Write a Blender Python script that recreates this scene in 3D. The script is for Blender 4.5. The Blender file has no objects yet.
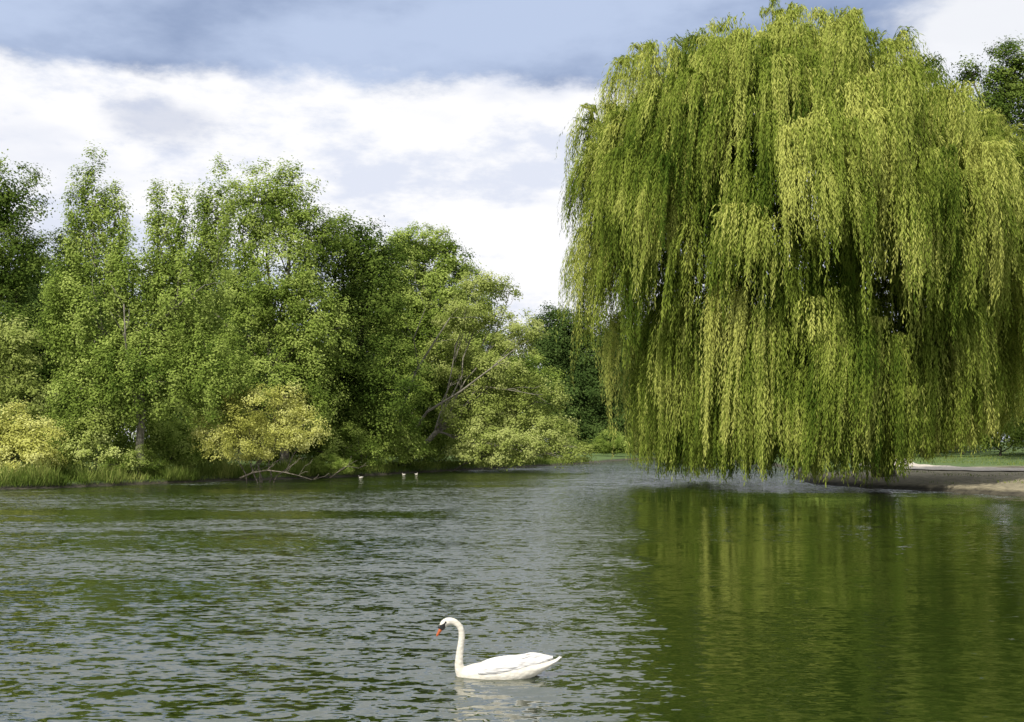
import bpy, bmesh, math, random
import numpy as np
from mathutils import Vector, Matrix
R = np.random.default_rng(7)
random.seed(7)
C = bpy.context.scene.collection
F=1100.0; CH=2.35; HY=441.0
def P(px,py,d): return np.array([(px-512)/F*d, d, CH-(py-HY)/F*d])

# ------------------------------------------------------------ helpers
def link(o): C.objects.link(o); return o
def thing(name,label,cat,loc=(0,0,0),group=None):
    o=bpy.data.objects.new(name,None); o.empty_display_size=.3; o.location=loc
    o["label"]=label; o["category"]=cat
    if group: o["group"]=group
    return link(o)
def part(name,me,parent,mat=None):
    o=bpy.data.objects.new(name,me); link(o)
    if parent: o.parent=parent
    if mat and not me.materials: me.materials.append(mat)
    return o
def nz(v): return v/np.maximum(np.linalg.norm(v,axis=-1,keepdims=True),1e-9)
def wob(p,s=0.0):
    x,y,z=p[...,0],p[...,1],p[...,2]
    return (np.sin(1.7*x+2.3*y+s)+np.sin(2.9*y-1.3*z+1.7*s+1)+np.sin(2.1*z+1.9*x+.6*s+2)+.6*np.sin(4.3*x-3.7*z+s)+.6*np.sin(5.1*y+4.1*x+2*s))/4.2
def quads_mesh(name,co,nq,shade):
    me=bpy.data.meshes.new(name)
    me.vertices.add(nq*4); me.vertices.foreach_set("co",co.astype(np.float32).ravel())
    me.loops.add(nq*4); me.loops.foreach_set("vertex_index",np.arange(nq*4,dtype=np.int32))
    me.polygons.add(nq); me.polygons.foreach_set("loop_start",np.arange(nq,dtype=np.int32)*4)
    a=me.attributes.new("shade","FLOAT","POINT"); a.data.foreach_set("value",np.repeat(shade,4).astype(np.float32))
    me.update(calc_edges=True); return me
def leaf_mesh(name,c,d,n,L,W,shade):
    d=nz(d); s=nz(np.cross(d,n)); L=L[:,None]; W=W[:,None]
    co=np.stack([c-d*L*.5, c+s*W*.5-d*L*.06, c+d*L*.5, c-s*W*.5-d*L*.06],axis=1)
    return quads_mesh(name,co.reshape(-1,3),len(c),shade)
def tubes_mesh(name,paths,sides=7):
    V=[];Fc=[]
    for pts,rad in paths:
        pts=[Vector(p) for p in pts]; n=len(pts); b=len(V)
        up=Vector((.13,.97,.21))
        for i,p in enumerate(pts):
            t=(pts[min(i+1,n-1)]-pts[max(i-1,0)]).normalized()
            u=t.cross(up)
            if u.length<.05: u=t.cross(Vector((1,0,0)))
            u.normalize(); v=t.cross(u)
            for k in range(sides):
                a=2*math.pi*k/sides
                V.append(p+(u*math.cos(a)+v*math.sin(a))*rad[i])
        for i in range(n-1):
            for k in range(sides):
                k2=(k+1)%sides
                Fc.append((b+i*sides+k,b+i*sides+k2,b+(i+1)*sides+k2,b+(i+1)*sides+k))
        Fc.append(tuple(b+k for k in range(sides))[::-1]); Fc.append(tuple(b+(n-1)*sides+k for k in range(sides)))
    me=bpy.data.meshes.new(name); me.from_pydata([tuple(v) for v in V],[],Fc); me.update()
    me.polygons.foreach_set("use_smooth",[True]*len(me.polygons)); return me
def curve_path(a,b,r0,r1,n=7,bow=(0,0,0),jit=.0):
    a=np.array(a,float);b=np.array(b,float);bow=np.array(bow,float); L=np.linalg.norm(b-a)
    pts=[];rad=[]
    for i in range(n):
        t=i/(n-1); p=a*(1-t)+b*t+bow*4*t*(1-t)
        if 0<i<n-1: p=p+R.normal(0,jit*L,3)
        pts.append(p); rad.append(r0*(1-t)+r1*t)
    return (pts,rad)

# ------------------------------------------------------------ materials
def newmat(name):
    m=bpy.data.materials.new(name); m.use_nodes=True; nt=m.node_tree; nt.nodes.clear()
    out=nt.nodes.new("ShaderNodeOutputMaterial"); return m,nt,out
def leafmat(name,dark,mid,light,trans=.36,nscale=.25):
    m,nt,out=newmat(name); N=nt.nodes; L=nt.links
    at=N.new("ShaderNodeAttribute"); at.attribute_name="shade"
    tc=N.new("ShaderNodeTexCoord"); no=N.new("ShaderNodeTexNoise"); no.inputs["Scale"].default_value=nscale; no.inputs["Detail"].default_value=2
    L.new(tc.outputs["Object"],no.inputs["Vector"])
    a=N.new("ShaderNodeMath"); a.operation='MULTIPLY_ADD'; a.inputs[1].default_value=1.0; a.inputs[2].default_value=-.5
    L.new(no.outputs["Fac"],a.inputs[0])
    b=N.new("ShaderNodeMath"); b.operation='ADD'; L.new(a.outputs[0],b.inputs[0]); L.new(at.outputs["Fac"],b.inputs[1])
    cr=N.new("ShaderNodeValToRGB"); e=cr.color_ramp.elements
    e[0].position=.1; e[0].color=(*dark,1); e[1].position=.9; e[1].color=(*light,1)
    k=cr.color_ramp.elements.new(.5); k.color=(*mid,1)
    L.new(b.outputs[0],cr.inputs["Fac"])
    df=N.new("ShaderNodeBsdfDiffuse"); tr=N.new("ShaderNodeBsdfTranslucent")
    L.new(cr.outputs["Color"],df.inputs["Color"]); L.new(cr.outputs["Color"],tr.inputs["Color"])
    m1=N.new("ShaderNodeMixShader"); m1.inputs[0].default_value=trans; L.new(df.outputs[0],m1.inputs[1]); L.new(tr.outputs[0],m1.inputs[2])
    L.new(m1.outputs[0],out.inputs[0]); return m
def noisemat(name,c1,c2,scale,rough=.8,bump=.0,c3=None,coord="Object"):
    m,nt,out=newmat(name); N=nt.nodes; L=nt.links
    tc=N.new("ShaderNodeTexCoord"); no=N.new("ShaderNodeTexNoise"); no.inputs["Scale"].default_value=scale; no.inputs["Detail"].default_value=6
    L.new(tc.outputs[coord],no.inputs["Vector"])
    cr=N.new("ShaderNodeValToRGB"); e=cr.color_ramp.elements; e[0].position=.35;e[0].color=(*c1,1);e[1].position=.68;e[1].color=(*c2,1)
    if c3: k=e.new(.5); k.color=(*c3,1)
    L.new(no.outputs["Fac"],cr.inputs["Fac"])
    b=N.new("ShaderNodeBsdfPrincipled"); b.inputs["Roughness"].default_value=rough; L.new(cr.outputs["Color"],b.inputs["Base Color"])
    if bump:
        bp=N.new("ShaderNodeBump"); bp.inputs["Distance"].default_value=bump; L.new(no.outputs["Fac"],bp.inputs["Height"]); L.new(bp.outputs[0],b.inputs["Normal"])
    L.new(b.outputs[0],out.inputs[0]); return m
M_bark=noisemat("bark",(.035,.028,.02),(.12,.10,.075),6,.9,.03)
M_pale=noisemat("pale_bark",(.13,.12,.09),(.30,.27,.21),5,.85,.03)
M_dead=noisemat("dead_wood",(.06,.05,.035),(.20,.17,.13),7,.85,.02)
M_far =leafmat("leaf_far",(.03,.055,.014),(.07,.115,.028),(.13,.19,.05))
M_dark=leafmat("leaf_dark",(.035,.062,.012),(.10,.155,.026),(.22,.29,.06))
M_mid =leafmat("leaf_mid",(.075,.125,.02),(.235,.315,.058),(.44,.52,.14))
M_olive=leafmat("leaf_olive",(.13,.17,.034),(.30,.36,.085),(.47,.51,.18))
M_yel =leafmat("leaf_yellow",(.17,.22,.04),(.38,.45,.11),(.60,.65,.25))
M_gold=leafmat("leaf_gold",(.22,.235,.045),(.50,.51,.125),(.70,.70,.28))
M_wil =leafmat("leaf_willow",(.05,.09,.011),(.20,.255,.038),(.48,.50,.125),.3,.35)
M_grass=leafmat("grass_blade",(.06,.10,.016),(.15,.21,.04),(.30,.33,.09),.3,.5)

# ------------------------------------------------------------ terrain
LAKE=np.array([(-24.6,52.8),(-21,57.4),(-17.9,63),(-11.6,70),(-4.8,86),(3,103),(8.3,117),(14,135),(19,146),(25,143),(26,110),(22,84),(17.5,68),(16.6,60),(17.6,55.5),(22.3,46),(30,35),(45,18),(45,2.5),(-60,2.5),(-62,30),(-42,46)])
def sdist(x,y):
    p=np.stack([x,y],-1); best=np.full(x.shape,1e9); inside=np.zeros(x.shape,bool); n=len(LAKE)
    for i in range(n):
        a=LAKE[i]; b=LAKE[(i+1)%n]; ab=b-a
        t=np.clip(((p-a)@ab)/(ab@ab),0,1); q=a+t[...,None]*ab
        best=np.minimum(best,np.hypot(*(np.moveaxis(p-q,-1,0))))
        c=((a[1]>y)!=(b[1]>y))&(x<(b[0]-a[0])*(y-a[1])/(b[1]-a[1]+1e-12)+a[0]); inside^=c
    return np.where(inside,-best,best)
def H(x,y):
    x=np.asarray(x,float);y=np.asarray(y,float)
    d=sdist(x,y)+.25*np.sin(x*.9+y*.4)+.12*np.sin(2.1*x-1.7*y)
    up=.22*np.clip(d/.4,0,1)**.6+.035*np.clip(d,0,14)+.022*np.clip(d-14,0,40)
    up+=np.where(d>0,.02*np.sin(x*1.3)*np.sin(y*1.1)+.012*np.sin(x*4.1+y*2)*np.sin(y*3.7),0)
    return np.where(d>0,up,np.maximum(-1.5,d*.5)-.02)
def axis(lo,hi,c,n):
    u=np.linspace(-1,1,n); s=np.sinh(u*3.2)/np.sinh(3.2); return np.where(s<0,c+s*(c-lo),c+s*(hi-c))
xs=axis(-900,900,14,540); ys=axis(-500,1500,56,540)
X,Y=np.meshgrid(xs,ys); Z=H(X,Y)
nx,ny=len(xs),len(ys)
me=bpy.data.meshes.new("ground"); co=np.stack([X,Y,Z],-1).reshape(-1,3)
me.vertices.add(nx*ny); me.vertices.foreach_set("co",co.astype(np.float32).ravel())
i0=(np.arange(ny-1)[:,None]*nx+np.arange(nx-1)).ravel(); q=np.stack([i0,i0+1,i0+nx+1,i0+nx],1).astype(np.int32)
me.loops.add(q.size); me.loops.foreach_set("vertex_index",q.ravel()); me.polygons.add(len(q)); me.polygons.foreach_set("loop_start",np.arange(len(q),dtype=np.int32)*4)
me.update(calc_edges=True); me.polygons.foreach_set("use_smooth",[True]*len(q))
m,nt,out=newmat("ground"); N=nt.nodes; L=nt.links
tc=N.new("ShaderNodeTexCoord")
sep=N.new("ShaderNodeSeparateXYZ"); L.new(tc.outputs["Object"],sep.inputs[0])
n2=N.new("ShaderNodeTexNoise"); n2.inputs["Scale"].default_value=3; n2.inputs["Detail"].default_value=9; n2.inputs["Roughness"].default_value=.65; L.new(tc.outputs["Object"],n2.inputs["Vector"])
n4=N.new("ShaderNodeTexNoise"); n4.inputs["Scale"].default_value=.5; n4.inputs["Detail"].default_value=5; L.new(tc.outputs["Object"],n4.inputs["Vector"])
g=N.new("ShaderNodeValToRGB"); e=g.color_ramp.elements; e[0].position=.3;e[0].color=(.04,.075,.015,1);e[1].position=.7;e[1].color=(.11,.17,.04,1); L.new(n2.outputs["Fac"],g.inputs["Fac"])
dr=N.new("ShaderNodeValToRGB"); e=dr.color_ramp.elements; e[0].position=.32;e[0].color=(.11,.092,.055,1);e[1].position=.68;e[1].color=(.38,.335,.215,1); L.new(n2.outputs["Fac"],dr.inputs["Fac"])
vd=N.new("ShaderNodeVectorMath"); vd.operation='DISTANCE'; vd.inputs[1].default_value=(27,58,.5); L.new(tc.outputs["Object"],vd.inputs[0])
vda=N.new("ShaderNodeMath"); vda.operation='MULTIPLY_ADD'; vda.inputs[1].default_value=16; L.new(n4.outputs["Fac"],vda.inputs[0]); L.new(vd.outputs["Value"],vda.inputs[2])
mr=N.new("ShaderNodeMapRange"); mr.inputs[1].default_value=22;mr.inputs[2].default_value=26;mr.inputs[3].default_value=1;mr.inputs[4].default_value=0; L.new(vda.outputs[0],mr.inputs[0])
mz=N.new("ShaderNodeMapRange"); mz.inputs[1].default_value=.08;mz.inputs[2].default_value=.2;mz.inputs[3].default_value=1;mz.inputs[4].default_value=0; L.new(sep.outputs["Z"],mz.inputs[0])
mx=N.new("ShaderNodeMath"); mx.operation='MAXIMUM'; L.new(mr.outputs[0],mx.inputs[0]); L.new(mz.outputs[0],mx.inputs[1])
mixc=N.new("ShaderNodeMix"); mixc.data_type='RGBA'; L.new(mx.outputs[0],mixc.inputs[0]); L.new(g.outputs[0],mixc.inputs[6]); L.new(dr.outputs[0],mixc.inputs[7])
edge_shade=N.new("ShaderNodeMapRange"); edge_shade.inputs[1].default_value=.13;edge_shade.inputs[2].default_value=.25;edge_shade.inputs[3].default_value=.22;edge_shade.inputs[4].default_value=1; L.new(sep.outputs["Z"],edge_shade.inputs[0])  # paints the dark shadow edge along the low foot of the banks
mw=N.new("ShaderNodeMix"); mw.data_type='RGBA'; mw.blend_type='MULTIPLY'; mw.inputs[0].default_value=1; L.new(mixc.outputs[2],mw.inputs[6]); L.new(edge_shade.outputs[0],mw.inputs[7])
b=N.new("ShaderNodeBsdfPrincipled"); b.inputs["Roughness"].default_value=.95; L.new(mw.outputs[2],b.inputs["Base Color"])
bp=N.new("ShaderNodeBump"); bp.inputs["Distance"].default_value=.08; L.new(n2.outputs["Fac"],bp.inputs["Height"]); L.new(bp.outputs[0],b.inputs["Normal"])
L.new(b.outputs[0],out.inputs[0]); me.materials.append(m)
o=link(bpy.data.objects.new("ground",me)); o["kind"]="structure"; o["label"]="grass and bare earth lake banks"

def strip(name,pts,w,dz,mat,nsub=12):
    pts=np.array(pts,float); V=[];Fc=[]
    cs=[]
    for i in range(len(pts)-1):
        for t in np.linspace(0,1,nsub,endpoint=False): cs.append(pts[i]*(1-t)+pts[i+1]*t)
    cs.append(pts[-1]); cs=np.array(cs)
    for _ in range(10): cs[1:-1]=(cs[:-2]+cs[1:-1]*2+cs[2:])/4
    T=np.gradient(cs,axis=0); T=T/np.linalg.norm(T,axis=1,keepdims=True); Nn=np.stack([-T[:,1],T[:,0]],1)
    K=9
    for i in range(len(cs)):
        for k in range(K):
            p=cs[i]+Nn[i]*w*(k/(K-1)-.5); V.append((p[0],p[1],float(H(p[0],p[1]))+dz))
    for i in range(len(cs)-1):
        for k in range(K-1): a=i*K+k; Fc.append((a,a+1,a+K+1,a+K))
    me=bpy.data.meshes.new(name); me.from_pydata(V,[],Fc); me.update(); me.materials.append(mat)
    o=link(bpy.data.objects.new(name,me)); o["kind"]="structure"; return o
M_path=noisemat("path",(.42,.37,.30),(.58,.52,.44),3,.9,.01)
strip("path",[(62,26),(46,42),(36,54),(30,62),(27.5,71),(29,86),(38,110),(50,170)],4.2,.06,M_path)["label"]="pale sandy lakeside path"

# ------------------------------------------------------------ water
m,nt,out=newmat("water"); N=nt.nodes; L=nt.links
tc=N.new("ShaderNodeTexCoord")
def wn(sx,sy,scale,det,rough=.5,dist=0,rot=.12,outp="Fac"):
    mp=N.new("ShaderNodeMapping"); mp.inputs["Scale"].default_value=(sx,sy,1); mp.inputs["Rotation"].default_value=(0,0,rot); L.new(tc.outputs["Object"],mp.inputs[0])
    no=N.new("ShaderNodeTexNoise"); no.inputs["Scale"].default_value=scale; no.inputs["Detail"].default_value=det; no.inputs["Roughness"].default_value=rough; no.inputs["Distortion"].default_value=dist
    L.new(mp.outputs[0],no.inputs["Vector"]); return no.outputs[outp]
def mth(op,a,b,c=None):
    n=N.new("ShaderNodeMath"); n.operation=op
    for i,v in enumerate([a,b,c]):
        if v is None: continue
        if isinstance(v,(int,float)): n.inputs[i].default_value=v
        else: L.new(v,n.inputs[i])
    return n.outputs[0]
def mrg(v,a,b_,c,d):
    n=N.new("ShaderNodeMapRange"); n.interpolation_type='SMOOTHSTEP'; n.inputs[1].default_value=a;n.inputs[2].default_value=b_;n.inputs[3].default_value=c;n.inputs[4].default_value=d; L.new(v,n.inputs[0]); return n.outputs[0]
def vm(op,a,b_):
    n=N.new("ShaderNodeVectorMath"); n.operation=op
    for i,v in enumerate([a,b_]):
        if isinstance(v,tuple): n.inputs[i].default_value=v
        else: L.new(v,n.inputs[i])
    return n.outputs[0]
c1=vm('MULTIPLY',vm('SUBTRACT',wn(.5,1.0,12,1,.5,.4,.08,"Color"),(.5,.5,.5)),(.45,1.1,0))
c2=vm('MULTIPLY',vm('SUBTRACT',wn(.42,1.0,5.6,1,.5,.3,-.06,"Color"),(.5,.5,.5)),(.22,.80,0))
c3=vm('MULTIPLY',vm('SUBTRACT',wn(.6,1.0,28,0,.5,0,.3,"Color"),(.5,.5,.5)),(.30,.36,0))
c4=vm('MULTIPLY',vm('SUBTRACT',wn(.35,1.0,1.1,1,.5,0,.05,"Color"),(.5,.5,.5)),(.05,.38,0))
sl=vm('ADD',vm('ADD',vm('ADD',c1,c2),vm('ADD',c3,c4)),(0,-.10,0))
gust=wn(.035,.13,1,3); gm=mrg(gust,.38,.55,.38,1.25)
sep=N.new("ShaderNodeSeparateXYZ"); L.new(tc.outputs["Object"],sep.inputs[0])
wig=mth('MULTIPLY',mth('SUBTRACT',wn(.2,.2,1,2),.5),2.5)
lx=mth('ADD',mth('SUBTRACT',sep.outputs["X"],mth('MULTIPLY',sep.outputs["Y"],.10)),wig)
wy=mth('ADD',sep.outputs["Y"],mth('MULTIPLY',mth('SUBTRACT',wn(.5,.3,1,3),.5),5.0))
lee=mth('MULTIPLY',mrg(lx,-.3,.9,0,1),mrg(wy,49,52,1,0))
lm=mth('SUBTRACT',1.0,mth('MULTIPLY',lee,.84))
mid=mth('MULTIPLY',mrg(lx,-9,-3,0,1),mth('SUBTRACT',1.0,lee))
gm2=mth('MAXIMUM',gm,mth('MULTIPLY',mid,1.1))
nr=mth('MULTIPLY',mrg(sep.outputs["Y"],10,24,.92,1.1),mrg(sep.outputs["Y"],46,58,1,.75))
k_=mth('MULTIPLY',mth('MULTIPLY',gm2,lm),nr)
sc_=N.new("ShaderNodeVectorMath"); sc_.operation='SCALE'; L.new(sl,sc_.inputs[0]); L.new(k_,sc_.inputs["Scale"])
nv=N.new("ShaderNodeVectorMath"); nv.operation='NORMALIZE'; L.new(vm('ADD',sc_.outputs[0],(0,0,1)),nv.inputs[0])
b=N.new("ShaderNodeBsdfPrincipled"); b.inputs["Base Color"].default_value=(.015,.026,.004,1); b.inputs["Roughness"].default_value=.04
L.new(mth('SUBTRACT',2.8,mth('MULTIPLY',lee,1.4)),b.inputs["IOR"])  # IOR varied by area to paint brighter reflections outside the lee, darker inside
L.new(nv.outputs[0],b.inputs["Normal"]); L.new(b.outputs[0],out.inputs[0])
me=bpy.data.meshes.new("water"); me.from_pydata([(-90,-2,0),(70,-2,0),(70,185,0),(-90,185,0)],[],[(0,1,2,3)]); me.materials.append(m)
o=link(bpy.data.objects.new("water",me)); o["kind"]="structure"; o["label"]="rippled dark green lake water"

# ------------------------------------------------------------ trees
def build_crown(name,lobes,dens,cr,per,leaf,mat,seed=0,vert=1.0,gap=-.55):
    cen=[];out=[];sz=[]
    for (c,r) in lobes:
        c=np.array(c);r=np.array(r); area=4*math.pi*((r[0]*r[1])**1.6/3+2*(r[0]*r[2])**1.6/3)**(1/1.6)
        n=max(12,int(dens*area)); d=nz(R.normal(0,1,(n,3)))
        d[:,1]=np.where((d[:,1]>.25)&(R.random(n)<.5),-d[:,1],d[:,1])
        k=R.random(n); rf=np.where(k<.75,1-np.abs(R.normal(0,.13,n)),R.random(n)**.4*.85)
        rf=rf*(1+.20*wob(d*2.2+c*.3,seed))+np.where(R.random(n)<.06,.17,0)
        p=c+d*r*rf[:,None]; keep=wob(p*1.1,seed+3)>gap
        cen.append(p[keep]); out.append(d[keep])
    cen=np.concatenate(cen);out=np.concatenate(out); n=len(cen)
    ksz=cr*R.uniform(.6,1.35,n); csh=R.uniform(.2,.8,n)
    cnt=np.maximum(8,(per*(ksz/cr)**1.5).astype(int)); idx=np.repeat(np.arange(n),cnt); Mx=len(idx)
    off=R.normal(0,.46,(Mx,3)); off[:,2]*=.72*vert
    pos=cen[idx]+off*ksz[idx][:,None]
    nor=nz(R.normal(0,.34,(Mx,3))+out[idx]*.6+nz(off)*.45+np.array([0,-.2,.5]))
    d=nz(np.cross(nor,R.normal(0,1,(Mx,3)))); Lf=leaf*R.uniform(.7,1.3,Mx); sh=np.clip(csh[idx]+R.normal(0,.06,Mx),0,1)
    return leaf_mesh(name,pos,d,nor,Lf,Lf*.62,sh),cen
def tree(name,label,cat,basepx,d,lobes,mat,bark=M_bark,tr=.3,dens=1.0,cr=.8,per=115,leaf=.18,seed=0,vert=1.0,gap=-.6,forks=.35,group=None,twigs=7,dy=.7,thin=1,limbs=()):
    bx=(basepx-512)/F*d; bz=float(H(bx,d)); base=np.array([bx,d,bz])
    t=thing(name,label,cat,base,group)
    LB=[]
    for l in lobes:
        px,py,rx,ry=l[:4]; dd=l[4] if len(l)>4 else 0
        c=P(px,py,d)-base; c[1]+=dd; s=d/F
        LB.append((c,(rx*s,rx*s*dy,ry*s)))
    me,cen=build_crown("crown",LB,dens,cr,per,leaf,mat,seed,vert,gap)
    part("crown",me,t,mat)
    top=max(c[2] for c,r in LB); paths=[]
    avg=np.mean([c for c,r in LB],axis=0); fk=np.array([avg[0]*.35,0,top*forks])
    paths.append(curve_path((0,0,-.3),fk,tr,tr*.75,8,(0,0,0),.012))
    for c,r in LB:
        br=tr*.42*thin; paths.append(curve_path(fk+R.normal(0,.1,3),c,br,br*.35,8,(0,0,-.06*np.linalg.norm(c-fk)),.02))
        near=cen[np.linalg.norm((cen-c)/np.array(r),axis=1)<1.25]
        if len(near):
            for q_ in near[R.choice(len(near),min(twigs,len(near)),replace=False)]:
                st=c*.6+fk*.4 if R.random()<.4 else c
                paths.append(curve_path(st,q_,br*.38,.012,6,R.normal(0,.15,3),.03))
    for lp in limbs:
        r0,dd=lp[0],lp[1]; pts=[P(a,b_,d)-base+np.array([0,dd*(i/len(lp[2:])),0]) for i,(a,b_) in enumerate(lp[2:])]
        rad=list(np.linspace(r0,r0*.25,len(pts))); paths.append((pts,rad))
        for i in range(1,len(pts)):
            for _ in range(2):
                dirv=nz(pts[i]-pts[i-1]); e=pts[i]+dirv*R.uniform(.8,2)+R.normal(0,.7,3); paths.append(curve_path(pts[i],e,rad[i]*.4,.012,5,(0,0,0),.03))
    part("trunk",tubes_mesh("trunk",paths,6),t,bark)
    return t

tree("tree","dark green broad tree with uneven crown on lake bank","tree",-10,76,[(8,195,38,38),(-25,250,60,60),(22,255,26,42),(-25,340,70,75),(20,400,40,50,3),(50,330,30,50,4),(60,400,30,50,4),(52,250,20,40,4)],M_dark,seed=1,tr=.4)
tree("shrub","tall yellow-green shrub at the foot of dark trees","shrub",12,64,[(15,348,28,30),(-12,375,36,40),(28,400,28,30)],M_olive,seed=2,tr=.15,cr=.6,leaf=.15,dens=1.3)
tree("poplar_tree","light green poplar tree with several upright spires","tree",140,61,
 [(95,208,13,60),(78,226,12,58),(114,228,14,50),(158,231,12,58),(178,234,12,56),(219,216,13,58),(203,238,14,50),(132,275,34,44),(84,318,42,54),(188,292,42,50),(140,378,60,50),(90,400,42,44),(212,372,40,52),(62,290,16,40),(150,340,50,50,1)],
 M_mid,M_pale,seed=3,tr=.26,vert=1.8,cr=.42,dens=2.7,per=72,leaf=.142,forks=.45,gap=-.7,limbs=[(.11,-3.6,(142,440),(139,390),(137,345),(141,310)),(.07,-3,(150,330),(180,310),(215,290))])
tree("tree","tall green tree with pale feathery top twigs","tree",285,73,[(262,202,34,38),(290,202,30,34),(312,238,32,34),(242,240,26,44),(280,290,50,55),(315,330,40,50),(290,390,55,60),(240,330,30,60),(210,390,40,60,2)],M_mid,M_pale,seed=4,tr=.35,gap=-.55,cr=.66,dens=1.3,per=100,leaf=.16,limbs=[(.10,-3,(245,350),(225,320),(200,300))])
tree("tree","dense dark green tree standing behind waterside shrubs","tree",345,77,[(345,246,34,32),(375,256,30,30),(325,290,36,42),(372,290,36,46),(345,360,52,55),(385,390,42,55),(330,410,42,45),(290,420,50,50)],M_dark,seed=5,tr=.35)
tree("tree","airy tree with sparse olive-green top","tree",425,90,[(422,243,32,18),(398,258,28,24),(448,262,24,20),(430,300,46,34),(395,320,36,42),(440,350,44,40),(410,400,50,50),(480,370,45,60,2),(520,400,40,50,2),(468,300,26,30)],M_mid,M_pale,seed=6,tr=.32,gap=-.5,cr=.62,dens=1.3)
tree("tree","olive tree with pale limbs leaning over water","tree",400,84,[(485,285,26,12),(510,292,14,8),(465,314,36,20),(515,328,28,22),(455,355,34,24,3),(505,368,36,28,0),(535,402,30,24),(480,412,40,24,0),(540,436,34,20,-1),(500,446,46,20,-2),(574,453,18,9,-2)],M_olive,M_pale,seed=7,tr=.24,gap=-.35,forks=.2,twigs=5,thin=.7,cr=.6,per=95,dens=1.25,leaf=.16,
 limbs=[(.13,-3.6,(398,450),(402,410),(418,372),(436,345),(452,322)),(.12,-3.8,(404,445),(428,412),(462,392),(492,370),(515,352)),(.07,-3.6,(420,375),(415,340),(428,312)),(.06,-3.8,(470,385),(505,390),(535,396))])
tree("tree","dark green trees at the end of the channel","tree",575,160,[(560,340,28,32),(588,352,26,40),(540,380,28,48),(615,392,22,44),(580,400,50,42),(550,335,22,28),(600,430,50,22)],M_far,seed=8,tr=.45,cr=1.2,leaf=.3,dens=.6,per=105)
tree("tree","dark green tree at the end of the channel","tree",640,168,[(640,385,45,48),(690,370,50,60),(620,425,40,25),(670,425,50,28)],M_far,seed=9,tr=.45,cr=1.3,leaf=.32,dens=.5,per=100)
tree("tree","dark green tree standing behind the weeping willow","tree",1060,88,[(1014,68,24,30),(998,100,20,34),(1038,92,36,50),(1008,160,30,50),(1045,210,60,80),(1055,320,70,80),(970,74,10,12),(985,130,22,42)],M_dark,seed=10,tr=.45,cr=.8,leaf=.2)

tree("bush","pale yellow-green rounded bush at the water's edge","bush",20,56.5,[(8,430,30,28),(42,442,26,26),(20,458,42,24),(-20,435,40,40)],M_gold,seed=11,tr=.1,cr=.5,per=90,leaf=.125,dens=1.9,forks=.1,gap=-.45)
tree("bush","small yellow-green bush with upright shoots","bush",92,60,[(95,427,18,20),(88,450,22,20),(118,458,18,16)],M_yel,seed=12,tr=.08,cr=.4,per=80,leaf=.12,dens=2.2,forks=.1)
tree("willow_bush","rounded pale yellow willow bush with bare lower branches","bush",262,62.0,[(262,412,48,27),(222,427,30,22),(304,432,28,20),(255,438,52,22),(235,400,22,14),(285,396,20,12)],M_gold,M_dead,seed=13,tr=.11,cr=.40,per=70,leaf=.11,dens=2.6,forks=.08,gap=-.4,twigs=14,thin=1.1)
base=tree("bush","dense green waterside bush","bush",150,64.5,[(150,440,34,24),(125,450,24,20),(180,450,28,20)],M_mid,seed=14,tr=.1,cr=.5,per=85,leaf=.13,dens=1.8,forks=.1,group="bushes along the bank")
def copy_tree(src,x,y,s=1,rz=0,label=None,sz=None,group=None,sink=0):
    t=src.copy(); link(t); t.location=(x,y,max(.15,float(H(x,y)))-sink); t.scale=(s,s,sz or s); t.rotation_euler=(0,0,rz)
    if label: t["label"]=label
    if group: t["group"]=group
    for ch in src.children:
        c=ch.copy(); c.parent=t; link(c)
    return t
for (px,d,s) in [(200,69,.9),(165,68,.9),(345,73,.9),(365,77,1.2),(400,82,1.0),(440,89,1.1),(480,97,1.2),(515,104,1.2),(545,112,1.1),(568,119,.9),(60,63,1.0),(-20,60,1.2),(300,76,1.2),(350,82,1.5),(420,97,1.5),(138,60.5,.55),(330,69.5,.45)]:
    copy_tree(base,(px-512)/F*d,d,s*R.uniform(.9,1.15),R.uniform(0,6.28),sz=s*R.uniform(.8,1.25))
gen=tree("tree","round green parkland tree with low spreading crown","tree",760,150,[(760,350,50,45),(730,390,42,40),(795,385,42,38),(760,415,62,34)],M_far,seed=15,tr=.4,cr=1.3,leaf=.34,dens=.5,per=95,group="parkland trees beyond the lake")
for (x,y,s) in [(-80,120,1),(-62,110,1.1),(-45,112,1.0),(-30,115,.9),(-14,125,1),(-100,105,1.2),(60,150,1.1),(74,140,1.1),(88,130,1.2),(48,165,1.2),(100,120,1.2),(62,112,.9),(40,150,1.0),(30,185,1.2),(12,190,1.1),(-5,175,1.0),(50,130,.9),(-60,80,1.2),(-48,90,1),(36,128,.8),(20,172,1.1),(78,108,1.1),(-36,88,.8),(-26,92,.85)]:
    copy_tree(gen,x,y,s*R.uniform(.9,1.1),R.uniform(0,6.28))
for (x,y,s) in [(31,114,1.3),(34,120,1.5),(33,128,1.6),(31,138,1.6),(29,147,1.5),(24,149,1.5),(18,151,1.4),(13,142,1.0),(42,112,1.6),(48,117,1.8),(56,114,1.8),(64,102,1.6),(47,106,1.6),(52,109,1.7),(57,106,1.5)]:
    copy_tree(base,x,y,s,R.uniform(0,6.28),sz=s*R.uniform(1,1.3),label="dense green bush near the far shore")

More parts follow.
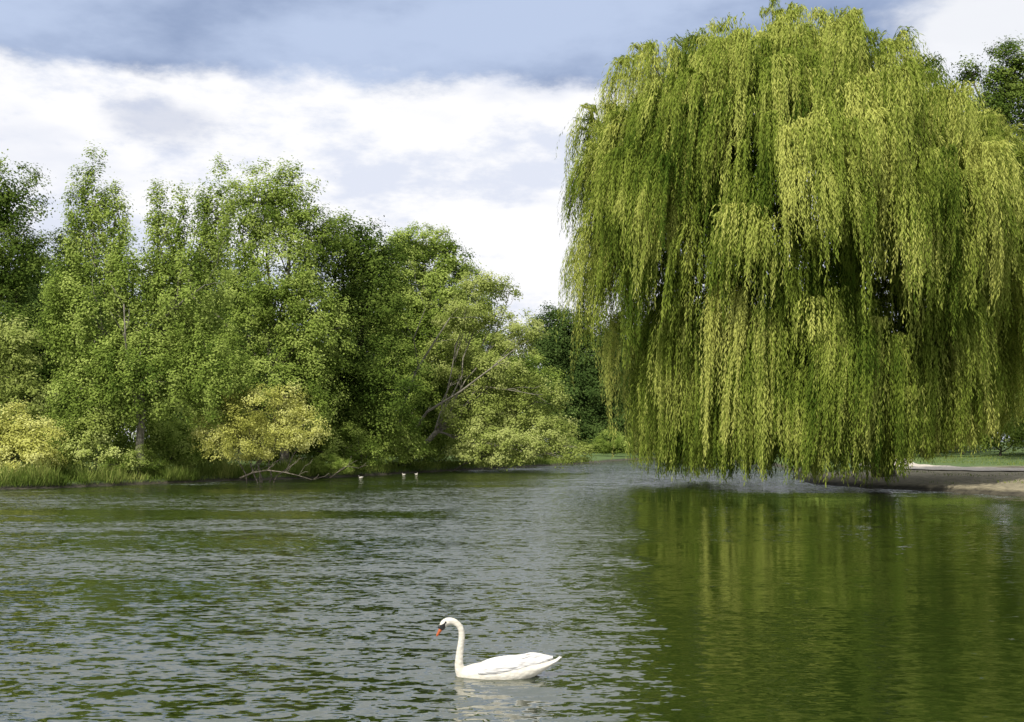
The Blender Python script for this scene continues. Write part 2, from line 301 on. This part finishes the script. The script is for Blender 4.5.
# ------------------------------------------------------------ weeping willow
D=58.; WC=P(803,441,D); WC[2]=0
WB=np.array([(885-512)/F*62,62,0]); WB[2]=float(H(WB[0],WB[1]))
wt=thing("weeping_willow_tree","huge weeping willow with fronds trailing over the water","tree",WB)
Rw=11.9;zc=13.3;Hz=10.5
def skew(z): return -2.4*np.clip((z-13.5)/10,0,1)**1.2
anch=[]
def shell(ph,z_or_el,rf,dome):
    lf=max(0,-math.cos(ph)); rt=max(0,math.cos(ph))
    lump=1+.04*math.sin(3*ph+1)*(1-lf)+.04*math.sin(5*ph+2.2)*(1-lf)
    rf=min(rf,1.13-.08*lf-.08*rt)
    if dome:
        el=z_or_el; r=Rw*math.cos(el)**(1.15-.15*lf)*rf*lump*(1-.14*rt*math.sin(el)-.015*lf); z=zc+Hz*math.sin(el)*rf
    else:
        z=z_or_el; r0=8.8-1.7*lf; r=(r0+min(1,max(0,(z-3.0))/10.2)*(11.7-r0))*rf*lump
    return WC[0]+r*math.cos(ph)+skew(z),WC[1]+r*math.sin(ph),z,r
def rph():
    ph=R.uniform(0,2*math.pi)
    if math.sin(ph)>.2 and R.random()<.65: ph=-ph
    return ph
for i in range(190):
    ph=rph()
    if i<120: el=math.asin(R.uniform(.0,1)**.85); x,y,z,r=shell(ph,el,R.uniform(.88,1.14),True)
    else: x,y,z,r=shell(ph,R.uniform(5,14.5),R.uniform(.90,1.08),False)
    o2=np.array([math.cos(ph),math.sin(ph)]); tg=np.array([-o2[1],o2[0]]); ln=R.normal(0,.08,2); tone=R.normal(.07,.13); ms=R.uniform(.5,.9)
    if math.cos(ph)<-.3: ln[0]=abs(ln[0])*.5-.03
    for k in range(int(R.integers(6,11))):
        s_=R.normal(0,ms); inn=abs(R.normal(0,1.1)); zz=z-.55*s_*s_-inn*.25*(1 if i>=120 else -.2)+R.normal(0,.2)
        rr=max(.3,r-inn); anch.append((x+tg[0]*s_-o2[0]*inn,y+tg[1]*s_-o2[1]*inn,zz,ph+.35*s_*R.random(),rr,'b',ln+R.normal(0,.02,2),tone))
for i in range(820):
    ph=rph()
    if R.random()<.55: x,y,z,r=shell(ph,math.asin(R.uniform(0,.97)),R.uniform(.60,.89),True)
    else: x,y,z,r=shell(ph,R.uniform(4,14.5),R.uniform(.5,.88),False)
    anch.append((x,y,z,ph,r,'f',R.normal(0,.05,2),-.20))  # inner fill fronds toned darker, deep shadow painted into their leaf colour
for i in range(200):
    ph=-R.uniform(.1,math.pi-.1); x,y,z,r=shell(ph,R.uniform(8,18),R.uniform(.35,.75),False); anch.append((x,y,z,ph,r,'f',R.normal(0,.04,2),-.25))  # more inner fronds, shadow between the cascades put into the leaf tone
for i in range(260):
    ph=rph(); x,y,z,r=shell(ph,R.uniform(3.2,7.5),R.uniform(.72,1.0),False); anch.append((x,y,z,ph,r,'s',R.normal(0,.03,2),R.normal(-.03,.1)))
LC=[];LD=[];LN=[];LL=[];LS=[]
for (ax,ay,az,ph,r,kd,ln,tone) in anch:
    o_=np.array([math.cos(ph),math.sin(ph),0.]); a=np.array([ax,ay,az])
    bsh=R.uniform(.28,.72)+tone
    edge=np.clip((r-9.8)/1.8,0,1)*(1 if ax<WC[0] else .4)
    low=.3+R.uniform(0,1)**2.5*1.1+edge*R.uniform(1.5,6.5)
    if ax>WC[0]+2.5: low+=.6+.17*(ax-WC[0]-2.5)+R.uniform(0,.5)
    BL=min(R.uniform(2.2,6.4),az-low); full=False
    if kd=='s' or (az<9 and R.random()<.6): BL=az-low; full=True
    if BL<1.2: continue
    ns=int(R.integers(13,22)); wide=R.uniform(.12,.36); back=math.sin(ph)>.35
    if back: ns=ns//2; wide*=1.5
    tang=np.array([-o_[1],o_[0],0])
    reach0=R.uniform(.3,1.4) if not full else R.uniform(.2,.7); lift0=R.uniform(.1,.9)
    step=.105 if (back or kd=='f') else .088
    bow=R.uniform(-.03,.05)*(0 if full else 1)
    for s in range(ns):
        g_=R.normal(0,1,2); off=tang*g_[0]*wide+o_*g_[1]*wide*.8
        Ls=BL*((R.beta(5,1.1)) if full else (R.beta(3,1.3)*.95+.08))*max(.35,1-(.12 if full else .2)*abs(g_[0]))
        reach=reach0*R.uniform(.75,1.15); lift=lift0*R.uniform(.7,1.2)
        if full: Ls+=.35
        n=max(4,int(Ls/step)); t=np.linspace(0,1,n)*Ls+R.uniform(0,.05)
        sw_=R.normal(0,.08,2)
        f=(.5+.9*(1-np.exp(-t/.7)))*(1-.4*np.minimum(t/BL,1)**1.5)
        pts=a+o_*(reach*(1-np.exp(-t/.9))+bow*t)[:,None]+off[None,:]*f[:,None]
        pts[:,2]+=lift*np.sin(np.clip(t/.9,0,1)*math.pi)*.6-np.maximum(t-.35,0)
        pts[:,0]+=sw_[0]*np.sin(t*.8+s)-.008*t**1.3+ln[0]*t; pts[:,1]+=sw_[1]*np.cos(t*.7+s)+ln[1]*t
        pts[:,2]=np.maximum(pts[:,2],.22+.1*R.random())
        tan=nz(np.gradient(pts,axis=0)+np.array([0,0,-1e-4])); side=R.normal(0,1,(n,3)); side[:,2]*=.3
        LC.append(pts+nz(side)*.055); LD.append(nz(tan+nz(side)*.38)); LN.append(nz(R.normal(0,.34,(n,3))+o_*.6+nz(off+1e-4)*.35+np.array([0,-.1,.35])))
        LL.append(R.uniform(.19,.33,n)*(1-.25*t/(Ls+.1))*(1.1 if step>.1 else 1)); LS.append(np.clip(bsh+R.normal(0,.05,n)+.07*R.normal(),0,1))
LC=np.concatenate(LC);LD=np.concatenate(LD);LN=np.concatenate(LN);LL=np.concatenate(LL);LS=np.concatenate(LS)
LC=LC-WB
print("willow leaves",len(LC))
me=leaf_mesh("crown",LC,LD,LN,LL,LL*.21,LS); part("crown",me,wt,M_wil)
paths=[curve_path((0,0,-.4),(-1.5,-1,4.5),.7,.5,8,(.2,0,0),.01)]
fk=np.array([-1.5,-1,4.5]); cl=WC-WB
mains=[]
for k in range(9):
    ph=2*math.pi*k/9+.3; el=R.uniform(.5,1.2)
    e_=np.array([cl[0]-1.5+5.5*math.cos(ph)*math.cos(el)*1.2,cl[1]+5.5*math.sin(ph)*math.cos(el)*1.2,12+5*math.sin(el)])
    paths.append(curve_path(fk,e_,.34,.12,9,(0,0,-.8),.015)); mains.append(e_)
mains=np.array(mains)
for (ax,ay,az,ph,r,u,ln,tone) in anch[::8]:
    if az<8: continue
    a=np.array([ax,ay,az])-WB; j=np.argmin(np.linalg.norm(mains-a,axis=1))
    t=R.uniform(.55,1); st=fk*(1-t)+mains[j]*t+np.array([0,0,-.8])*4*t*(1-t)
    paths.append(curve_path(st,a,.07,.015,7,(0,0,.5),.015))
part("trunk",tubes_mesh("trunk",paths,7),wt,M_bark)

# ------------------------------------------------------------ grass & bank plants
def blades(name,pts,hmin,hmax,w,mat,lab):
    n=len(pts); cl=.5+.5*wob(pts*.9,5); h=(hmin+(hmax-hmin)*R.random(n)*np.clip(cl*1.6,.15,1.3)); lean=R.normal(0,.35,(n,3)); lean[:,2]=1; d=nz(lean)
    c=pts+d*(h*.5)[:,None]; me=leaf_mesh(name,c,d,nz(R.normal(0,1,(n,3))*[1,1,.1]),h,np.full(n,w),np.clip(cl*.7+R.uniform(-.1,.4,n),0,1))
    o=part(name,me,None,mat); o["kind"]="stuff"; o["label"]=lab; return o
def shore_pts(i0,i1,n,dmax):
    seg=LAKE[i0:i1+1]; L_=np.linalg.norm(np.diff(seg,axis=0),axis=1); cum=np.cumsum(L_)/L_.sum()
    k=np.searchsorted(cum,R.random(n)); k=np.minimum(k,len(L_)-1); t=R.random(n)[:,None]
    p=seg[k]*(1-t)+seg[k+1]*t; T=nz(seg[k+1]-seg[k]); nn=np.stack([-T[:,1],T[:,0]],1)
    p=p+nn*(R.random(n)**1.5*dmax-.2)[:,None]
    z=H(p[:,0],p[:,1]); keep=z>.05
    return np.column_stack([p,z])[keep]
blades("grass",shore_pts(0,6,26000,5),.12,.7,.035,M_grass,"tall rough grass along the bank")
rp=shore_pts(0,3,14000,3.4); rp=rp[wob(rp*.55,9)>-.1]
blades("reeds",rp,.3,1.25,.045,M_grass,"yellow-green reeds and nettles at water's edge")
pp=np.column_stack([R.uniform(20,60,34000),R.uniform(34,110,34000)]); sd=sdist(pp[:,0],pp[:,1]); wl=wob(np.column_stack([pp*.35,pp[:,0]*0]),2)
pp=pp[(sd>.3)&((np.hypot(pp[:,0]-27,pp[:,1]-58)>16)|(wl>.15))&~((pp[:,0]>25)&(pp[:,0]<33)&(pp[:,1]>58))]
blades("grass",np.column_stack([pp,H(pp[:,0],pp[:,1])]),.05,.22,.03,M_grass,"short lawn grass beside the path")

def dead(px,py,d,pts,r,lab):
    o_=P(px,py,d); paths=[]
    P0=[np.array([a*d/F,0+dy,b*d/F]) for a,b,dy in pts]
    rad=list(np.linspace(r,.015,len(P0))); paths.append((P0,rad))
    for i in range(1,len(P0)):
        for s in (0,1):
            e=P0[i]+np.array([R.uniform(.2,1.1),R.uniform(-.5,.5),R.uniform(.1,.9)]); paths.append(curve_path(P0[i],e,rad[i]*.5,.01,5,R.normal(0,.08,3),.03))
    me=tubes_mesh("dead_branch",paths,6); o=part("dead_branch",me,None,M_dead); o.location=o_; o["label"]=lab; o["category"]="branch"
dead(240,476,61.4,[(0,-2,0),(12,3,0),(28,6,-.3),(48,4,-.8),(62,1,-1),(76,-3,-1.2)],.05,"bare fallen branch dipping into the water")
dead(330,476,69,[(0,-2,0),(8,4,0),(18,10,-.3),(30,8,-.5)],.04,"small bare twiggy branch at the water's edge")
dead(452,470,85,[(0,-2,0),(12,6,0),(26,12,-.3),(40,16,-.8)],.05,"bare branch reaching over the water")
dead(560,465,112,[(0,-2,0),(8,3,0),(16,1,-.3),(26,-2,-.5)],.06,"bare branch lying in shallow water")

# ------------------------------------------------------------ birds
def loftV(bm,secs,S=20):
    rings=[]
    for c,u,v in secs:
        c=Vector(c);u=Vector(u);v=Vector(v)
        rings.append([bm.verts.new(c+u*math.cos(2*math.pi*k/S)+v*math.sin(2*math.pi*k/S)) for k in range(S)])
    for a,b in zip(rings[:-1],rings[1:]):
        for k in range(S): bm.faces.new((a[k],a[(k+1)%S],b[(k+1)%S],b[k]))
    bm.faces.new(rings[0][::-1]); bm.faces.new(rings[-1])
def catmull(pts,n=6):
    pts=np.array(pts,float); out=[]
    for i in range(len(pts)-1):
        p0=pts[max(i-1,0)];p1=pts[i];p2=pts[i+1];p3=pts[min(i+2,len(pts)-1)]
        for k in range(n):
            t=k/n; out.append(.5*((2*p1)+(-p0+p2)*t+(2*p0-5*p1+4*p2-p3)*t*t+(-p0+3*p1-3*p2+p3)*t**3))
    out.append(pts[-1]); return np.array(out)
def hloft(bm,st,n=5,S=24):
    st=catmull(st,n); st[:,3:]=np.maximum(st[:,3:],.002)
    loftV(bm,[((s[0],s[1],s[2]),(0,s[3],0),(0,0,s[4])) for s in st],S)
def tloft(bm,st,n=6,S=18):
    st=catmull(st,n); T=np.gradient(st[:,:2],axis=0); T/=np.linalg.norm(T,axis=1,keepdims=True)
    loftV(bm,[((s[0],0,s[1]),(-t[1]*s[2],0,t[0]*s[2]),(0,s[3],0)) for s,t in zip(st,T)],S)
def finish(bm,name,voxel=None,smooth=4):
    bmesh.ops.recalc_face_normals(bm,faces=bm.faces); me=bpy.data.meshes.new(name); bm.to_mesh(me); bm.free()
    if voxel:
        o=bpy.data.objects.new("tmp",me); link(o); md=o.modifiers.new("r","REMESH"); md.mode='VOXEL'; md.voxel_size=voxel
        sm=o.modifiers.new("s","SMOOTH"); sm.iterations=smooth; sm.factor=.5
        dg=bpy.context.evaluated_depsgraph_get(); me2=bpy.data.meshes.new_from_object(o.evaluated_get(dg)); bpy.data.objects.remove(o); me=me2; me.name=name
    me.polygons.foreach_set("use_smooth",[True]*len(me.polygons)); me.update(); return me
def feather(name,c1,c2,bd,sc=(9,24,24)):
    m,nt,out=newmat(name); N=nt.nodes;L=nt.links
    tc=N.new("ShaderNodeTexCoord"); mp=N.new("ShaderNodeMapping"); mp.inputs["Scale"].default_value=sc; L.new(tc.outputs["Object"],mp.inputs[0])
    vo=N.new("ShaderNodeTexVoronoi"); vo.inputs["Scale"].default_value=1.2; L.new(mp.outputs[0],vo.inputs["Vector"])
    cr=N.new("ShaderNodeValToRGB"); e=cr.color_ramp.elements; e[0].color=(*c1,1);e[1].color=(*c2,1); e[0].position=.3; e[1].position=.95; L.new(vo.outputs["Distance"],cr.inputs["Fac"])
    b=N.new("ShaderNodeBsdfPrincipled"); b.inputs["Roughness"].default_value=.8; L.new(cr.outputs[0],b.inputs["Base Color"])
    bp=N.new("ShaderNodeBump"); bp.inputs["Distance"].default_value=bd; bp.inputs["Strength"].default_value=.8; bp.invert=True; L.new(vo.outputs["Distance"],bp.inputs["Height"]); L.new(bp.outputs[0],b.inputs["Normal"])
    L.new(b.outputs[0],out.inputs[0]); return m
M_white=feather("white_feather",(.64,.61,.53),(.56,.52,.43),.008,(14,22,22))
M_wing=feather("wing_feather",(.68,.67,.65),(.47,.455,.43),.02,(7,20,26))
M_orange=noisemat("orange_bill",(.40,.085,.02),(.50,.12,.03),20,.5)
M_black=noisemat("black_skin",(.01,.01,.01),(.02,.02,.02),20,.4)
sw=thing("swan","white mute swan with orange bill swimming","swan",(-0.015,11.0,-.012)); sw.scale=(.965,.965,.965)
bm=bmesh.new()
hloft(bm,[(-.54,0,.0,.03,.05),(-.49,0,.02,.07,.08),(-.40,0,.03,.125,.105),(-.25,0,.04,.175,.120),(-.05,0,.05,.19,.133),(.12,0,.065,.165,.116),(.26,0,.095,.12,.078),(.37,0,.13,.08,.045),(.46,0,.165,.05,.022),(.51,0,.19,.02,.008)])
tloft(bm,[(-.44,-.03,.078,.078),(-.500,.03,.064,.066),(-.532,.12,.047,.047),(-.528,.23,.039,.039),(-.514,.34,.035,.035),(-.505,.43,.033,.033),(-.518,.508,.032,.033),(-.565,.563,.033,.034),(-.628,.582,.038,.036),(-.684,.560,.041,.038),(-.714,.515,.030,.027)])
part("body",finish(bm,"body",.008,4),sw,M_white)
for sgn in (1,-1):
    bm=bmesh.new()
    hloft(bm,[(-.36,.11,.070,.02,.03),(-.29,.13,.090,.045,.052),(-.14,.135,.110,.06,.076),(.04,.11,.128,.06,.068),(.20,.07,.150,.045,.045),(.33,.04,.176,.03,.025),(.44,.018,.21,.013,.012)])
    for k in range(7):
        z0=.045+.023*k
        hloft(bm,[(-.02-.01*k,.168-.006*k,z0,.012,.016),(.12,.135-.008*k,z0+.025,.012,.015),(.26-.004*k,.085-.006*k,z0+.055,.010,.012),(.36+.012*k,.045-.003*k,min(.212,z0+.078),.005,.005)],4,10)
    me=finish(bm,"wing",.006,1)
    if sgn<0:
        me.vertices.foreach_set("co",(np.array([v.co for v in me.vertices])*[1,-1,1]).astype(np.float32).ravel()); me.flip_normals()
    part("wing",me,sw,M_wing)
bm=bmesh.new()
for k in range(5):
    y=(k-2)*.022; hloft(bm,[(.36,y*.8,.13,.018,.01),(.46,y,.168,.018,.008),(.535-.008*abs(k-2),y*1.1,.212,.006,.004)],4,10)
part("tail",finish(bm,"tail",.005,1),sw,M_wing)
bm=bmesh.new(); tloft(bm,[(-.704,.528,.022,.020),(-.724,.495,.020,.018),(-.744,.462,.015,.017),(-.758,.438,.012,.016),(-.766,.424,.005,.008)]); part("bill",finish(bm,"bill"),sw,M_orange)
bm=bmesh.new(); tloft(bm,[(-.674,.568,.020,.040),(-.702,.532,.034,.036),(-.721,.498,.027,.024)],4)
part("face_mask",finish(bm,"face_mask"),sw,M_black)
bm=bmesh.new(); bmesh.ops.create_uvsphere(bm,u_segments=12,v_segments=8,radius=.018,matrix=Matrix.Translation((-.736,0,.520))); part("bill_knob",finish(bm,"bill_knob"),sw,M_black)
for sgn in (1,-1):
    bm=bmesh.new(); bmesh.ops.create_uvsphere(bm,u_segments=12,v_segments=8,radius=.010,matrix=Matrix.Translation((-.670,sgn*.037,.575))); part("eye",finish(bm,"eye"),sw,M_black)
def bird(px,py,lab,mat,s=1,rz=0):
    d=CH*F/(py-HY); x=(px-512)/F*d; t=thing("duck",lab,"duck",(x,d,0)); t.scale=(s,s,s); t.rotation_euler=(0,0,rz)
    bm=bmesh.new(); hloft(bm,[(-.26,0,.04,.02,.03),(-.2,0,.05,.08,.08),(0,0,.07,.12,.11),(.18,0,.1,.07,.06),(.28,0,.14,.02,.012)])
    tloft(bm,[(-.16,.06,.07,.06),(-.21,.16,.045,.045),(-.23,.24,.05,.045),(-.27,.25,.04,.035),(-.29,.245,.02,.02)])
    part("body",finish(bm,"body",.015,3),t,mat)
    bm=bmesh.new(); hloft(bm,[(-.35,0,.235,.018,.006),(-.31,0,.24,.016,.011),(-.28,0,.245,.014,.013)],3,10); part("bill",finish(bm,"bill"),t,M_orange)
bird(361,478,"small white waterbird swimming near the bank",M_white,.55)
bird(404,475,"pale duck swimming near the bank",M_white,.45,.4)
bird(416,474.6,"pale duck swimming beside another duck",M_white,.45,2.8)

# ------------------------------------------------------------ world
w=bpy.data.worlds.new("World"); bpy.context.scene.world=w; w.use_nodes=True; nt=w.node_tree; N=nt.nodes;L=nt.links; N.clear()
out=N.new("ShaderNodeOutputWorld"); bg=N.new("ShaderNodeBackground"); bg.inputs["Strength"].default_value=.11; L.new(bg.outputs[0],out.inputs[0])
el=math.radians(48); sdir=np.array([-.42,-.78,0]); sdir=sdir/np.linalg.norm(sdir)*math.cos(el); sdir[2]=math.sin(el)
sky=N.new("ShaderNodeTexSky"); sky.sky_type='NISHITA'; sky.sun_disc=False; sky.sun_elevation=el; sky.sun_rotation=math.atan2(sdir[0],sdir[1])
tc=N.new("ShaderNodeTexCoord"); sep=N.new("ShaderNodeSeparateXYZ"); L.new(tc.outputs["Generated"],sep.inputs[0])
def wnoise(s,loc,scale,det,rough=.55,dist=0):
    mp=N.new("ShaderNodeMapping"); mp.inputs["Scale"].default_value=s; mp.inputs["Location"].default_value=loc; L.new(tc.outputs["Generated"],mp.inputs[0])
    no=N.new("ShaderNodeTexNoise"); no.inputs["Scale"].default_value=scale; no.inputs["Detail"].default_value=det; no.inputs["Roughness"].default_value=rough; no.inputs["Distortion"].default_value=dist; L.new(mp.outputs[0],no.inputs[0]); return no.outputs["Fac"]
def mr(v,a,b,c=0,d=1):
    n=N.new("ShaderNodeMapRange"); n.interpolation_type='SMOOTHSTEP'; n.inputs[1].default_value=a;n.inputs[2].default_value=b;n.inputs[3].default_value=c;n.inputs[4].default_value=d; L.new(v,n.inputs[0]); return n.outputs[0]
def mix(f,a,b):
    n=N.new("ShaderNodeMix"); n.data_type='RGBA'
    if isinstance(f,float): n.inputs[0].default_value=f
    else: L.new(f,n.inputs[0])
    for i,v in ((6,a),(7,b)):
        if isinstance(v,tuple): n.inputs[i].default_value=(*v,1)
        else: L.new(v,n.inputs[i])
    return n.outputs[2]
def blob(px,py,r0,r1,amt,nz_,zs=2.6):
    v=nz(np.array([(px-512)/F,1,(HY-py)/F]))
    vd=N.new("ShaderNodeVectorMath"); vd.operation='SUBTRACT'; L.new(tc.outputs["Generated"],vd.inputs[0]); vd.inputs[1].default_value=tuple(v)
    vs=N.new("ShaderNodeVectorMath"); vs.operation='MULTIPLY'; L.new(vd.outputs[0],vs.inputs[0]); vs.inputs[1].default_value=(1,1,zs)
    vl=N.new("ShaderNodeVectorMath"); vl.operation='LENGTH'; L.new(vs.outputs[0],vl.inputs[0])
    return mr(mth('ADD',vl.outputs["Value"],mth('MULTIPLY',mth('SUBTRACT',nz_,.5),.16)),r0,r1,amt,0)
n1=wnoise((1,1,2.2),(3,1,0),4.5,10,.62); n2=wnoise((1,1,2.4),(0,4,2),6.5,10,.62); n3=wnoise((1,1,3),(7,2,5),5,6,.5)
n5=wnoise((1,1,2.6),(5,0,3),3.5,8,.55)
zt=mth('ADD',sep.outputs["Z"],mth('MULTIPLY',mth('SUBTRACT',n1,.5),.14))
dark=mth('MULTIPLY',mr(zt,.293,.318),mr(zt,.40,.44,1,.05))
white=mix(mr(n2,.40,.54),(7.0,7.4,8.5),(9.2,9.2,9.4))
white=mix(mr(n3,.56,.70,0,.4),white,(6.0,6.5,7.9))
white=mix(blob(160,120,.02,.07,.6,n2),white,(4.8,5.3,6.7))
grey=mix(mr(n5,.36,.62),(2.4,3.15,4.9),(4.7,5.6,7.5))
cl_=mix(dark,white,grey)
cl_=mix(blob(965,25,.03,.09,.9,n2,2.0),cl_,(8.6,8.7,9.0))
lowb=mth('MULTIPLY',mr(n1,.50,.60),mr(sep.outputs["Z"],.10,.2,.5,0))
col=mix(lowb,cl_,mix(.6,sky.outputs[0],(6.2,7.2,8.8)))
L.new(col,bg.inputs[0])
sun=bpy.data.lights.new("sun","SUN"); sun.energy=5; sun.angle=math.radians(.6); sun.color=(1,.95,.86)
so=link(bpy.data.objects.new("sun",sun)); so.rotation_euler=Vector(-sdir).to_track_quat('-Z','Y').to_euler(); so.location=(0,0,60)

cam=bpy.data.cameras.new("camera"); co_=link(bpy.data.objects.new("camera",cam)); co_.location=(0,0,CH); co_.rotation_euler=(math.radians(90),0,0)
cam.lens=36*F/1024; cam.sensor_width=36; cam.shift_y=(HY-361)/1024; cam.clip_end=4000; cam.clip_start=.1
sc=bpy.context.scene; sc.camera=co_; sc.view_settings.view_transform='Standard'; sc.view_settings.look='None'; sc.view_settings.exposure=0
